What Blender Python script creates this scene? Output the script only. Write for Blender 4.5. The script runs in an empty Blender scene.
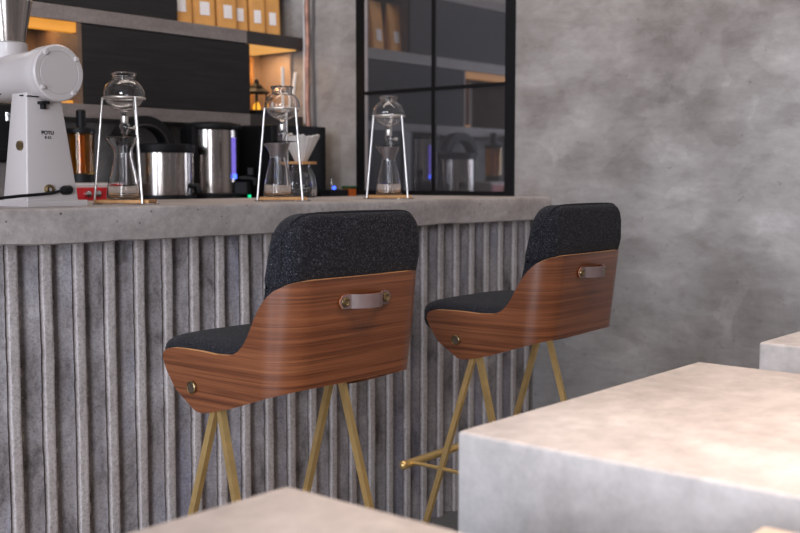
import bpy, bmesh, math, random
from mathutils import Vector, Matrix, noise
random.seed(7)
scn = bpy.context.scene
COL = scn.collection
R = math.radians
H = 1.13            # camera height
CT = 1.0574         # bar top height
BC = 1.030          # back counter height
XE = 3.76           # end wall plane
FZ = -0.14          # floor level while building; everything is lifted onto z = 0 at the end

# ------------------------------------------------------------------ materials
def new_mat(name):
    m = bpy.data.materials.new(name); m.use_nodes = True
    nt = m.node_tree
    return m, nt, nt.nodes['Principled BSDF']

def N(nt, kind, **kw):
    n = nt.nodes.new(kind)
    for k, v in kw.items():
        if k in n.inputs: n.inputs[k].default_value = v
        else: setattr(n, k, v)
    return n

def ramp(nt, src, stops):
    r = nt.nodes.new('ShaderNodeValToRGB')
    e = r.color_ramp.elements
    while len(e) < len(stops): e.new(0.5)
    for i, (p, c) in enumerate(stops):
        e[i].position = p; e[i].color = (c[0], c[1], c[2], 1)
    nt.links.new(src, r.inputs[0])
    return r.outputs[0]

def coords(nt, which='Object', scale=(1, 1, 1), rot=(0, 0, 0)):
    t = nt.nodes.new('ShaderNodeTexCoord'); mp = nt.nodes.new('ShaderNodeMapping')
    mp.inputs['Scale'].default_value = scale; mp.inputs['Rotation'].default_value = rot
    nt.links.new(t.outputs[which], mp.inputs[0])
    return mp.outputs[0]

def noise_tex(nt, vec, scale, detail=4, rough=0.55, dist=0):
    n = nt.nodes.new('ShaderNodeTexNoise')
    n.inputs['Scale'].default_value = scale; n.inputs['Detail'].default_value = detail
    n.inputs['Roughness'].default_value = rough; n.inputs['Distortion'].default_value = dist
    nt.links.new(vec, n.inputs['Vector'])
    return n.outputs['Fac']

def mixc(nt, a, b, fac, mode='MIX'):
    m = nt.nodes.new('ShaderNodeMix'); m.data_type = 'RGBA'; m.blend_type = mode
    for sock, v in ((m.inputs[0], fac), (m.inputs[6], a), (m.inputs[7], b)):
        if isinstance(v, (int, float)): sock.default_value = v
        elif isinstance(v, tuple): sock.default_value = (v[0], v[1], v[2], 1)
        else: nt.links.new(v, sock)
    return m.outputs[2]

def bump(nt, bs, src, strength, dist=0.01):
    b = nt.nodes.new('ShaderNodeBump')
    b.inputs['Strength'].default_value = strength; b.inputs['Distance'].default_value = dist
    nt.links.new(src, b.inputs['Height']); nt.links.new(b.outputs[0], bs.inputs['Normal'])

def plain(name, c, rough=0.5, metal=0.0, vary=0.12, scale=30, coat=0, aniso=None):
    m, nt, bs = new_mat(name)
    v = coords(nt)
    f = noise_tex(nt, v, scale, 3)
    lo = tuple(x * (1 - vary) for x in c); hi = tuple(min(1, x * (1 + vary)) for x in c)
    nt.links.new(ramp(nt, f, [(0.3, lo), (0.7, hi)]), bs.inputs['Base Color'])
    bs.inputs['Roughness'].default_value = rough; bs.inputs['Metallic'].default_value = metal
    bs.inputs['Coat Weight'].default_value = coat
    return m

def emit(name, c, strength, base=(0.02, 0.02, 0.02)):
    m, nt, bs = new_mat(name)
    v = coords(nt)
    f = noise_tex(nt, v, 12, 2)
    nt.links.new(ramp(nt, f, [(0.2, tuple(x * 0.85 for x in c)), (0.8, c)]), bs.inputs['Emission Color'])
    bs.inputs['Base Color'].default_value = (*base, 1)
    bs.inputs['Emission Strength'].default_value = strength
    return m

def glass(name, tint=(1, 1, 1), rough=0.0):
    m, nt, bs = new_mat(name)
    v = coords(nt); f = noise_tex(nt, v, 15, 2)
    nt.links.new(ramp(nt, f, [(0.3, tuple(x * 0.97 for x in tint)), (0.7, tint)]), bs.inputs['Base Color'])
    bs.inputs['Transmission Weight'].default_value = 1
    bs.inputs['Roughness'].default_value = rough
    bs.inputs['IOR'].default_value = 1.38
    return m

def concrete(name, dark, mid, light, scale=2.5, stretch=(1, 1, 1), rough=0.7, bmp=0.15, pits=True, fine=60, spec=0.4):
    m, nt, bs = new_mat(name)
    v = coords(nt, 'Object', stretch)
    n1 = noise_tex(nt, v, scale, 8, 0.6, 0.6)
    c1 = ramp(nt, n1, [(0.32, dark), (0.5, mid), (0.68, light)])
    n2 = noise_tex(nt, coords(nt), fine, 5, 0.7)
    c2 = ramp(nt, n2, [(0.3, (0.82, 0.82, 0.82)), (0.7, (1.12, 1.12, 1.12))])
    c = mixc(nt, c1, c2, 1.0, 'MULTIPLY')
    if pits:
        vo = nt.nodes.new('ShaderNodeTexVoronoi'); vo.inputs['Scale'].default_value = 36
        vo.inputs['Randomness'].default_value = 1
        nt.links.new(coords(nt), vo.inputs['Vector'])
        pn = nt.nodes.new('ShaderNodeMath'); pn.operation = 'ADD'
        nt.links.new(vo.outputs['Distance'], pn.inputs[0])
        sp = ramp(nt, noise_tex(nt, coords(nt), 34, 2, 0.5), [(0.40, (0, 0, 0)), (0.62, (0.16, 0.16, 0.16))])
        nt.links.new(sp, pn.inputs[1])
        p = ramp(nt, pn.outputs[0], [(0.10, (0.28, 0.25, 0.24)), (0.17, (1, 1, 1))])
        c = mixc(nt, c, p, 1.0, 'MULTIPLY')
    nt.links.new(c, bs.inputs['Base Color'])
    bs.inputs['Roughness'].default_value = rough
    bs.inputs['Specular IOR Level'].default_value = spec
    bump(nt, bs, n2, bmp, 0.01)
    return m

def wall_concrete():
    m, nt, bs = new_mat('trowelled_concrete')
    v1 = coords(nt, 'Object', (1, 0.8, 1.0), (R(20), 0, 0))
    big = noise_tex(nt, v1, 1.7, 9, 0.60, 0.3)
    c1 = ramp(nt, big, [(0.33, (0.185, 0.165, 0.155)), (0.45, (0.285, 0.262, 0.25)), (0.54, (0.345, 0.325, 0.313)), (0.68, (0.47, 0.452, 0.44))])
    v2 = coords(nt, 'Object', (1, 1.0, 1.9), (R(-15), 0, 0))
    tr = noise_tex(nt, v2, 4.0, 9, 0.64, 0.2)
    c2 = ramp(nt, tr, [(0.36, (0.82, 0.81, 0.805)), (0.46, (0.97, 0.97, 0.97)), (0.54, (1.01, 1.01, 1.01)), (0.64, (1.15, 1.15, 1.16))])
    c = mixc(nt, c1, c2, 1.0, 'MULTIPLY')
    # sharper edged trowel patches
    vo = nt.nodes.new('ShaderNodeTexVoronoi'); vo.feature = 'SMOOTH_F1'; vo.inputs['Scale'].default_value = 4.2; vo.inputs['Smoothness'].default_value = 0.12
    wv = nt.nodes.new('ShaderNodeVectorMath'); wv.operation = 'ADD'
    nz = nt.nodes.new('ShaderNodeTexNoise'); nz.inputs['Scale'].default_value = 4; nz.inputs['Detail'].default_value = 6
    nt.links.new(coords(nt), nz.inputs['Vector'])
    sc = nt.nodes.new('ShaderNodeVectorMath'); sc.operation = 'SCALE'; sc.inputs['Scale'].default_value = 0.45
    nt.links.new(nz.outputs['Color'], sc.inputs[0])
    nt.links.new(coords(nt, 'Object', (1, 1, 1.5)), wv.inputs[0]); nt.links.new(sc.outputs[0], wv.inputs[1])
    nt.links.new(wv.outputs[0], vo.inputs['Vector'])
    bw = nt.nodes.new('ShaderNodeRGBToBW'); nt.links.new(vo.outputs['Color'], bw.inputs[0])
    c3 = ramp(nt, bw.outputs[0], [(0.25, (0.92, 0.915, 0.91)), (0.5, (1, 1, 1)), (0.75, (1.07, 1.07, 1.07))])
    c = mixc(nt, c, c3, 1.0, 'MULTIPLY')
    st = noise_tex(nt, coords(nt, 'Object', (1, 1.0, 3.4), (R(24), 0, 0)), 9, 8, 0.72, 0.5)
    c = mixc(nt, c, ramp(nt, st, [(0.38, (0.93, 0.925, 0.92)), (0.5, (1, 1, 1)), (0.62, (1.06, 1.06, 1.06))]), 1.0, 'MULTIPLY')
    spk = noise_tex(nt, coords(nt), 22, 4, 0.6)
    c = mixc(nt, c, ramp(nt, spk, [(0.26, (0.72, 0.71, 0.70)), (0.34, (1, 1, 1))]), 1.0, 'MULTIPLY')
    nt.links.new(c, bs.inputs['Base Color'])
    bs.inputs['Roughness'].default_value = 0.62
    bs.inputs['Specular IOR Level'].default_value = 0.35
    bump(nt, bs, noise_tex(nt, coords(nt), 18, 6), 0.12, 0.02)
    return m

def fluted_concrete():
    m, nt, bs = new_mat('fluted_rough_concrete')
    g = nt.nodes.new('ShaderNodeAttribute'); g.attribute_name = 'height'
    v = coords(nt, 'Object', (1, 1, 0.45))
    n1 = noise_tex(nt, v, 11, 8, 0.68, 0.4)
    floor_c = ramp(nt, n1, [(0.34, (0.10, 0.086, 0.084)), (0.44, (0.235, 0.212, 0.213)), (0.56, (0.32, 0.295, 0.30)), (0.70, (0.46, 0.435, 0.44))])  # recess colour kept darker than the ridges to deepen their shade
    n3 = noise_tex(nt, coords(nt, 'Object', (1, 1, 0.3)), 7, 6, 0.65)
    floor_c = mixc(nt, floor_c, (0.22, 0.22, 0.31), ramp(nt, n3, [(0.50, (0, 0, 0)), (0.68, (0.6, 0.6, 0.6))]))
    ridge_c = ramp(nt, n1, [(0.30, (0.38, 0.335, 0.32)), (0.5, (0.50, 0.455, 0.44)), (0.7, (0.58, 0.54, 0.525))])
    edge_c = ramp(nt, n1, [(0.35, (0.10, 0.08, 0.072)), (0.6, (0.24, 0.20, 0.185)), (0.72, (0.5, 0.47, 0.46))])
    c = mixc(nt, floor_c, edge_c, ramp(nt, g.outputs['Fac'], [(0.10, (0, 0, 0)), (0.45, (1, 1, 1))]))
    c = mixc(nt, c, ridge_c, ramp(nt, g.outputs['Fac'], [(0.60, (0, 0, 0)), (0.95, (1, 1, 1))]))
    n2 = noise_tex(nt, coords(nt), 150, 4, 0.7)
    c2 = ramp(nt, n2, [(0.34, (0.68, 0.66, 0.66)), (0.5, (1, 1, 1)), (0.72, (1.2, 1.2, 1.22))])
    c = mixc(nt, c, c2, 1.0, 'MULTIPLY')
    nt.links.new(c, bs.inputs['Base Color'])
    bs.inputs['Roughness'].default_value = 0.6
    bump(nt, bs, n2, 0.35, 0.01)
    return m

def walnut():
    m, nt, bs = new_mat('walnut_veneer')
    uv = coords(nt, 'UV', (0.32, 24, 1), (0, 0, R(-2)))
    w = noise_tex(nt, uv, 3.0, 7, 0.62, 0.9)
    c1 = ramp(nt, w, [(0.28, (0.085, 0.024, 0.009)), (0.42, (0.155, 0.047, 0.016)), (0.55, (0.205, 0.068, 0.025)), (0.72, (0.27, 0.102, 0.041))])
    uv2 = coords(nt, 'UV', (0.9, 105, 1))
    s = noise_tex(nt, uv2, 3, 5, 0.6, 0.3)
    c2 = ramp(nt, s, [(0.36, (0.52, 0.47, 0.44)), (0.5, (1, 1, 1)), (0.7, (1.18, 1.16, 1.14))])
    c = mixc(nt, c1, c2, 1.0, 'MULTIPLY')
    nt.links.new(c, bs.inputs['Base Color'])
    bs.inputs['Roughness'].default_value = 0.36
    bs.inputs['Coat Weight'].default_value = 0.45; bs.inputs['Coat Roughness'].default_value = 0.22
    bump(nt, bs, s, 0.05, 0.002)
    return m

def fabric():
    m, nt, bs = new_mat('charcoal_wool_felt')
    n = noise_tex(nt, coords(nt), 330, 3, 0.8)
    c = ramp(nt, n, [(0.40, (0.005, 0.0055, 0.008)), (0.53, (0.012, 0.0125, 0.016)), (0.61, (0.042, 0.043, 0.053)), (0.69, (0.15, 0.15, 0.175))])
    nt.links.new(c, bs.inputs['Base Color'])
    bs.inputs['Roughness'].default_value = 0.95
    bs.inputs['Specular IOR Level'].default_value = 0.15
    bs.inputs['Sheen Weight'].default_value = 0.04; bs.inputs['Sheen Roughness'].default_value = 0.5
    bump(nt, bs, n, 0.5, 0.003)
    return m

def dark_oak():
    m, nt, bs = new_mat('black_stained_wood')
    n = noise_tex(nt, coords(nt, 'Object', (1, 1, 14)), 5, 5, 0.6, 0.3)
    nt.links.new(ramp(nt, n, [(0.3, (0.011, 0.0105, 0.0112)), (0.7, (0.021, 0.0195, 0.020))]), bs.inputs['Base Color'])
    bs.inputs['Roughness'].default_value = 0.65; bs.inputs['Specular IOR Level'].default_value = 0.3
    return m

def light_wood(name='pale_wood', a=(0.42, 0.24, 0.11), b=(0.58, 0.36, 0.18), sc=(1, 1, 10)):
    m, nt, bs = new_mat(name)
    n = noise_tex(nt, coords(nt, 'Object', sc), 8, 5, 0.6, 0.6)
    nt.links.new(ramp(nt, n, [(0.3, a), (0.7, b)]), bs.inputs['Base Color'])
    bs.inputs['Roughness'].default_value = 0.5
    return m

def steel(name, c=(0.62, 0.60, 0.58), rough=0.22):
    m, nt, bs = new_mat(name)
    n = noise_tex(nt, coords(nt, 'Object', (60, 60, 1)), 4, 3)
    nt.links.new(ramp(nt, n, [(0.3, tuple(x * 0.9 for x in c)), (0.7, c)]), bs.inputs['Base Color'])
    bs.inputs['Metallic'].default_value = 1; bs.inputs['Roughness'].default_value = rough
    return m

def dark_pane():
    m, nt, bs = new_mat('dark_reflective_pane')
    n = noise_tex(nt, coords(nt), 1.2, 2)
    nt.links.new(ramp(nt, n, [(0.3, (0.042, 0.042, 0.046)), (0.7, (0.050, 0.050, 0.054))]), bs.inputs['Base Color'])
    bs.inputs['Roughness'].default_value = 0.25
    gl = nt.nodes.new('ShaderNodeBsdfGlossy'); gl.inputs['Roughness'].default_value = 0.03
    gl.inputs['Color'].default_value = (0.92, 0.94, 1, 1)
    mx = nt.nodes.new('ShaderNodeMixShader'); mx.inputs[0].default_value = 0.29
    out = nt.nodes['Material Output']
    nt.links.new(bs.outputs[0], mx.inputs[1]); nt.links.new(gl.outputs[0], mx.inputs[2])
    nt.links.new(mx.outputs[0], out.inputs[0])
    return m

M = {}
M['wall'] = wall_concrete()
M['floor'] = concrete('polished_floor_concrete', (0.10, 0.098, 0.098), (0.14, 0.136, 0.134), (0.18, 0.175, 0.17), 1.4, pits=False, rough=0.45)
M['ceil'] = plain('ceiling_paint', (0.35, 0.34, 0.33), 0.9, 0, 0.05, 3)
M['slab'] = concrete('bar_top_concrete', (0.30, 0.262, 0.245), (0.415, 0.37, 0.35), (0.54, 0.492, 0.47), 6, (0.6, 1, 1), 0.6, 0.2)
M['flute'] = fluted_concrete()
M['table'] = concrete('smooth_table_concrete', (0.40, 0.375, 0.36), (0.50, 0.475, 0.46), (0.60, 0.58, 0.57), 3.0, (1, 1, 1), 0.55, 0.05, pits=False, fine=25)
M['cream'] = concrete('cream_table_concrete', (0.60, 0.52, 0.43), (0.68, 0.60, 0.51), (0.76, 0.68, 0.6), 3.0, (1, 1, 1), 0.55, 0.04, pits=False, fine=25)
M['walnut'] = walnut()
M['felt'] = fabric()
M['plyedge'] = light_wood('plywood_edge', (0.60, 0.30, 0.12), (0.78, 0.42, 0.18), (1, 1, 40))
M['brass'] = plain('brushed_brass', (0.86, 0.60, 0.25), 0.30, 0.8, 0.1, 25)
M['abrass'] = plain('antique_brass', (0.34, 0.25, 0.13), 0.34, 1.0, 0.15, 60)
M['bronze'] = plain('dark_bronze', (0.16, 0.125, 0.09), 0.4, 0.8, 0.3, 160)
M['leather'] = plain('taupe_leather', (0.15, 0.105, 0.10), 0.42, 0, 0.1, 40)
M['leatheredge'] = plain('leather_cut_edge', (0.42, 0.16, 0.09), 0.6, 0, 0.1, 60)
M['black'] = plain('black_plastic', (0.006, 0.006, 0.007), 0.5, 0, 0.15, 20)
M['black'].node_tree.nodes['Principled BSDF'].inputs['Specular IOR Level'].default_value = 0.25
M['blackframe'] = plain('black_powdercoat', (0.006, 0.006, 0.007), 0.5, 0, 0.1, 20)
M['blackframe'].node_tree.nodes['Principled BSDF'].inputs['Specular IOR Level'].default_value = 0.2
M['white'] = plain('white_enamel', (0.52, 0.475, 0.46), 0.38, 0, 0.02, 8, coat=0.2)
M['whitewhite'] = plain('white_paper', (0.72, 0.71, 0.70), 0.8, 0, 0.05, 40)
M['rod'] = plain('satin_nickel', (0.80, 0.77, 0.74), 0.33, 1.0, 0.05, 30)
M['steel'] = steel('brushed_steel', (0.42, 0.375, 0.345), 0.17)
M['chrome'] = steel('polished_chrome', (0.72, 0.71, 0.70), 0.09)
M['glass'] = glass('clear_glass', (0.97, 0.97, 0.98))
M['amber'] = glass('amber_glass', (0.85, 0.46, 0.06), 0.05)
M['bamboo'] = light_wood('bamboo_board', (0.46, 0.22, 0.07), (0.62, 0.33, 0.13), (1, 12, 1))
M['nichewood'] = light_wood('niche_birch', (0.12, 0.075, 0.05), (0.19, 0.12, 0.08), (1, 1, 1.5))
M['nichepale'] = light_wood('pale_niche_birch', (0.46, 0.34, 0.26), (0.56, 0.43, 0.34), (1, 1, 1.5))
M['shelf'] = concrete('grey_shelf_laminate', (0.17, 0.145, 0.137), (0.20, 0.175, 0.165), (0.235, 0.205, 0.195), 4, (1, 4, 4), 0.42, 0.03, pits=False)
M['shelfdark'] = plain('blackened_shelf_steel', (0.040, 0.034, 0.033), 0.42, 0, 0.25, 9)
M['oak'] = dark_oak()
M['pane'] = dark_pane()
M['led'] = emit('amber_led_diffuser', (0.95, 0.36, 0.035), 0.66, (0.4, 0.2, 0.05))
M['led2'] = emit('warm_led_diffuser', (0.95, 0.47, 0.13), 0.75, (0.4, 0.25, 0.1))  # emission painted in for the lamplit wood underside above the right niche
M['blueled'] = emit('violet_level_light', (0.20, 0.14, 0.75), 1.0)
M['blueled2'] = emit('blue_indicator_light', (0.05, 0.12, 1.0), 3.5)
M['greenled'] = emit('green_indicator_light', (0.0, 0.75, 0.28), 1.6)
M['flame'] = emit('candle_glow', (1.0, 0.42, 0.03), 1.6)
M['red'] = plain('red_plastic', (0.50, 0.018, 0.022), 0.35, 0, 0.05, 20)
M['kraft'] = plain('kraft_paper', (0.62, 0.305, 0.085), 0.65, 0, 0.14, 10)
M['label'] = plain('bag_label_paper', (0.75, 0.72, 0.72), 0.7, 0, 0.10, 160)
M['copper'] = plain('aged_copper', (0.42, 0.23, 0.18), 0.5, 0.3, 0.4, 20)
M['conduit'] = plain('grey_conduit', (0.33, 0.29, 0.285), 0.5, 0, 0.1, 10)
M['cable'] = plain('dark_cable_sleeve', (0.10, 0.09, 0.09), 0.6, 0, 0.1, 10)
M['orange'] = plain('orange_carton', (0.62, 0.13, 0.02), 0.5, 0, 0.1, 30)
M['green'] = plain('dark_green_lid', (0.02, 0.09, 0.03), 0.5, 0, 0.1, 30)
M['greycollar'] = plain('taupe_filter_cone', (0.20, 0.17, 0.165), 0.45, 0.2, 0.1, 30)
M['porcelain'] = plain('ribbed_white_filter_paper', (0.70, 0.68, 0.66), 0.7, 0, 0.04, 50)
M['ink'] = plain('black_print', (0.006, 0.005, 0.006), 0.6, 0, 0.1, 50)
M['brownframe'] = plain('brown_grey_board', (0.17, 0.135, 0.12), 0.5, 0, 0.15, 12)

# ------------------------------------------------------------------ mesh helpers
def link(name, bm, mat, parent=None, smooth=None):
    me = bpy.data.meshes.new(name)
    bmesh.ops.recalc_face_normals(bm, faces=bm.faces)
    if smooth is not None:
        for f in bm.faces: f.smooth = True
        for e in bm.edges:
            if len(e.link_faces) == 2 and e.calc_face_angle(0) > R(smooth): e.smooth = False
    bm.to_mesh(me); bm.free()
    for m in (mat if isinstance(mat, (list, tuple)) else [mat]): me.materials.append(m)
    o = bpy.data.objects.new(name, me); COL.objects.link(o)
    if parent: o.parent = parent
    return o

def tag(o, label=None, cat=None, group=None, kind=None):
    if label: o['label'] = label
    if cat: o['category'] = cat
    if group: o['group'] = group
    if kind: o['kind'] = kind
    return o

def thing(name, label, cat, loc=(0, 0, 0), rz=0, group=None):
    o = bpy.data.objects.new(name, None); COL.objects.link(o)
    o.empty_display_size = 0.05
    o.location = loc; o.rotation_euler = (0, 0, rz)
    return tag(o, label, cat, group)

def kids(o): return [c for c in COL.objects if c.parent == o]

def dup(root, loc, rz=0, label=None, parent=None):
    r = root.copy(); COL.objects.link(r)
    if parent: r.parent = parent
    else: r.location = loc; r.rotation_euler = (0, 0, rz)
    if label: r['label'] = label
    for ch in kids(root):
        dup(ch, None, parent=r)
    return r

def box(bm, x0, x1, y0, y1, z0, z1, bev=0.0, seg=2):
    vs = [bm.verts.new((x, y, z)) for z in (z0, z1) for y in (y0, y1) for x in (x0, x1)]
    fs = [bm.faces.new([vs[i] for i in q]) for q in ((0, 2, 3, 1), (4, 5, 7, 6), (0, 1, 5, 4), (2, 6, 7, 3), (0, 4, 6, 2), (1, 3, 7, 5))]
    if bev > 0:
        es = list({e for f in fs for e in f.edges})
        bmesh.ops.bevel(bm, geom=es, offset=bev, segments=seg, profile=0.5, affect='EDGES')
    return bm

def bx(*a, **k): return box(bmesh.new(), *a, **k)

def lathe(bm, prof, n=40, cx=0, cy=0, closed=False):
    rings = []
    for r, z in prof:
        if r < 1e-6: rings.append([bm.verts.new((cx, cy, z))])
        else: rings.append([bm.verts.new((cx + r * math.cos(2 * math.pi * i / n), cy + r * math.sin(2 * math.pi * i / n), z)) for i in range(n)])
    pairs = list(zip(rings, rings[1:])) + ([(rings[-1], rings[0])] if closed else [])
    for a, b in pairs:
        for i in range(n):
            j = (i + 1) % n
            if len(a) == 1 and len(b) == 1: continue
            if len(a) == 1: bm.faces.new((a[0], b[j], b[i]))
            elif len(b) == 1: bm.faces.new((a[i], a[j], b[0]))
            else: bm.faces.new((a[i], a[j], b[j], b[i]))
    return bm

def lt(prof, **k): return lathe(bmesh.new(), prof, **k)

def tube(bm, pts, r, n=10, square=None, caps=True):
    pts = [Vector(p) for p in pts]
    rings = []
    up = Vector((0, 0, 1))
    for i, p in enumerate(pts):
        d = (pts[min(i + 1, len(pts) - 1)] - pts[max(i - 1, 0)]).normalized()
        ref = up if abs(d.dot(up)) < 0.98 else Vector((1, 0, 0))
        a = d.cross(ref).normalized(); b = a.cross(d).normalized()
        rr = r[i] if isinstance(r, (list, tuple)) else r
        if square:
            ring = [bm.verts.new(p + a * sx * square[0] / 2 + b * sy * square[1] / 2) for sx, sy in ((-1, -1), (1, -1), (1, 1), (-1, 1))]
        else:
            ring = [bm.verts.new(p + (a * math.cos(2 * math.pi * k / n) + b * math.sin(2 * math.pi * k / n)) * rr) for k in range(n)]
        rings.append(ring)
    for A, B in zip(rings, rings[1:]):
        m = len(A)
        for k in range(m): bm.faces.new((A[k], A[(k + 1) % m], B[(k + 1) % m], B[k]))
    if caps: bm.faces.new(rings[0][::-1]); bm.faces.new(rings[-1])
    return bm

def tb(*a, **k): return tube(bmesh.new(), *a, **k)

def xform(bm, mat):
    bmesh.ops.transform(bm, matrix=mat, verts=bm.verts); return bm

def torus(bm, R0, r, z=0, n=48, k=8):
    rings = []
    for i in range(n):
        a = 2 * math.pi * i / n
        rings.append([bm.verts.new(((R0 + r * math.cos(2 * math.pi * j / k)) * math.cos(a), (R0 + r * math.cos(2 * math.pi * j / k)) * math.sin(a), z + r * math.sin(2 * math.pi * j / k))) for j in range(k)])
    for i in range(n):
        A, B = rings[i], rings[(i + 1) % n]
        for j in range(k): bm.faces.new((A[j], B[j], B[(j + 1) % k], A[(j + 1) % k]))
    return bm

def text_mesh(txt, size, mat, parent, name, loc, rot, label=None, extrude=0.0004, sx=1.0):
    cu = bpy.data.curves.new(name, 'FONT'); cu.body = txt; cu.size = size; cu.extrude = extrude
    cu.align_x = 'CENTER'; cu.align_y = 'CENTER'; cu.offset = 0.0004
    tmp = bpy.data.objects.new(name + '_curve', cu); COL.objects.link(tmp)
    dg = bpy.context.evaluated_depsgraph_get()
    me = bpy.data.meshes.new_from_object(tmp.evaluated_get(dg))
    bpy.data.objects.remove(tmp)
    me.materials.clear(); me.materials.append(mat)
    o = bpy.data.objects.new(name, me); COL.objects.link(o); o.parent = parent
    o.location = loc; o.rotation_euler = rot; o.scale = (sx, 1, 1)
    if label: o['label'] = label
    return o

# ------------------------------------------------------------------ setting
def struct(name, bm, mat, parent=None, **k):
    o = link(name, bm, mat, parent, **k)
    if parent is None: o['kind'] = 'structure'
    return o

struct('floor', bx(-2.5, XE + 0.2, -2.6, 4.35, FZ - 0.1, FZ), M['floor'])
struct('ceiling', bx(-2.5, XE + 0.2, -2.6, 4.35, 3.2, 3.3), M['ceil'])
struct('wall_back', bx(-2.5, XE + 0.2, 4.15, 4.35, FZ, 3.2), M['wall'])
# end wall with an opening for the window
WY0, WY1, WZ0, WZ1 = 2.588, 3.486, CT - 0.002, 2.60
w = bmesh.new()
box(w, XE, XE + 0.2, -2.6, WY0, FZ, 3.2)
box(w, XE, XE + 0.2, WY1, 4.15, FZ, 3.2)
box(w, XE, XE + 0.2, WY0, WY1, FZ, WZ0)
box(w, XE, XE + 0.2, WY0, WY1, WZ1, 3.2)
struct('wall_right', w, M['wall'])
# window: dark mirror-like panes in a black steel frame
win = bpy.data.objects.new('window_1', None); COL.objects.link(win); win['kind'] = 'structure'
win.location = (XE, (WY0 + WY1) / 2, WZ0)
def wp(name, bm, mat, **k):
    xform(bm, Matrix.Translation((-XE, -(WY0 + WY1) / 2, -WZ0)))
    return link(name, bm, mat, win, **k)
fy0, fy1 = 2.638, 3.434
f = bmesh.new()
box(f, XE - 0.004, XE + 0.06, WY0, fy0, WZ0, WZ1)
box(f, XE - 0.004, XE + 0.06, fy1, WY1, WZ0, WZ1)
box(f, XE - 0.004, XE + 0.06, fy0, fy1, WZ0, WZ0 + 0.022)
box(f, XE - 0.004, XE + 0.06, fy0, fy1, WZ1 - 0.05, WZ1)
wp('window_frame', f, M['blackframe'])
MY, MZ = 3.026, 1.528
wp('muntin', bx(XE + 0.0, XE + 0.04, MY - 0.010, MY + 0.010, WZ0 + 0.022, WZ1 - 0.05), M['blackframe'])
wp('muntin', bx(XE + 0.0, XE + 0.04, fy0, MY - 0.010, MZ - 0.009, MZ + 0.007), M['blackframe'])
wp('muntin', bx(XE + 0.0, XE + 0.04, MY + 0.010, fy1, MZ - 0.009, MZ + 0.007), M['blackframe'])
for a0, a1 in ((fy0, MY - 0.010), (MY + 0.010, fy1)):
    for b0, b1 in ((WZ0 + 0.022, MZ - 0.009), (MZ + 0.007, WZ1 - 0.05)):
        wp('pane', bx(XE + 0.006, XE + 0.012, a0, a1, b0, b1), M['pane'])
# pale putty strip on the left edge of the panes
wp('glazing_bead', bx(XE + 0.0, XE + 0.006, fy1 - 0.012, fy1, WZ0 + 0.022, WZ1 - 0.05), M['conduit'])

# ------------------------------------------------------------------ bar counter
FX0, FX1 = -0.4, XE - 0.004
PER = 0.0957; RIDGE0 = 1.417
FPROF = [(0, 1, 1), (0.0122, 1, 1), (0.0132, 0.97, 1), (0.0165, 0.04, 0.5), (0.0185, 0, 0), (0.030, 0, 0), (0.040, 0.02, 0), (0.050, 0.16, 0), (0.060, 0.36, 0), (0.070, 0.58, 0), (0.0765, 0.70, 0), (0.0785, 0.66, 0.5), (0.0800, 0.50, 0.5), (0.0815, 0.55, 0.5), (0.0828, 0.96, 1), (0.0840, 1, 1)]
def flute_depth(x):
    """casting profile: (height, zone) - flat ridge, steep right flank, dished floor rising to a groove before the next ridge"""
    d = ((x - RIDGE0) / PER % 1.0) * PER
    for (a, h0, z0), (b, h1, z1) in zip(FPROF, FPROF[1:] + [(PER, 1, 1)]):
        if a - 1e-6 <= d <= b + 1e-6:
            t = (d - a) / (b - a); return h0 + (h1 - h0) * t, z0 + (z1 - z0) * t
    return 1, 1
bc = thing('bar_counter', 'long bar counter clad in vertically fluted rough grey concrete', 'counter', (1.7, 2.48, 0))
fb = bmesh.new()
xs = []
k0 = math.floor((FX0 - RIDGE0) / PER)
x = RIDGE0 + k0 * PER
while x < FX1 + PER:
    for d in [p[0] for p in FPROF] + [0.006, 0.024, 0.035, 0.045, 0.055, 0.065, 0.073, 0.0895]:
        if FX0 < x + d < FX1: xs.append(x + d)
    x += PER
xs.sort()
hl = fb.verts.layers.float.new('height')
zs = [FZ + i * (CT - 0.0915 - FZ) / 190 for i in range(191)]
grid = []
for x in xs:
    c = []
    for z in zs:
        h, zone = flute_depth(x)
        q = Vector((x * 14, 3.1, z * 5))
        wob = noise.noise(q) * 0.0022
        edge = 1 if zone < 1 else 0.25
        chip = noise.noise(Vector((x * 60, 7.7, z * 55))) * 0.0022 * edge + noise.noise(Vector((x * 140, 1.7, z * 150))) * 0.0011 * edge
        v = fb.verts.new((x + wob - 1.7, 2.484 + (1 - h) * 0.036 + chip - 2.48, z))
        v[hl] = zone
        c.append(v)
    grid.append(c)
for a, b in zip(grid, grid[1:]):
    for j in range(len(zs) - 1):
        fb.faces.new((a[j], b[j], b[j + 1], a[j + 1]))
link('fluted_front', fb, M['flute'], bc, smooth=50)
link('carcass', bx(FX0 - 1.7, FX1 - 1.7, 2.52 - 2.48, 3.12 - 2.48, FZ, CT - 0.0915), M['slab'], bc)
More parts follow.
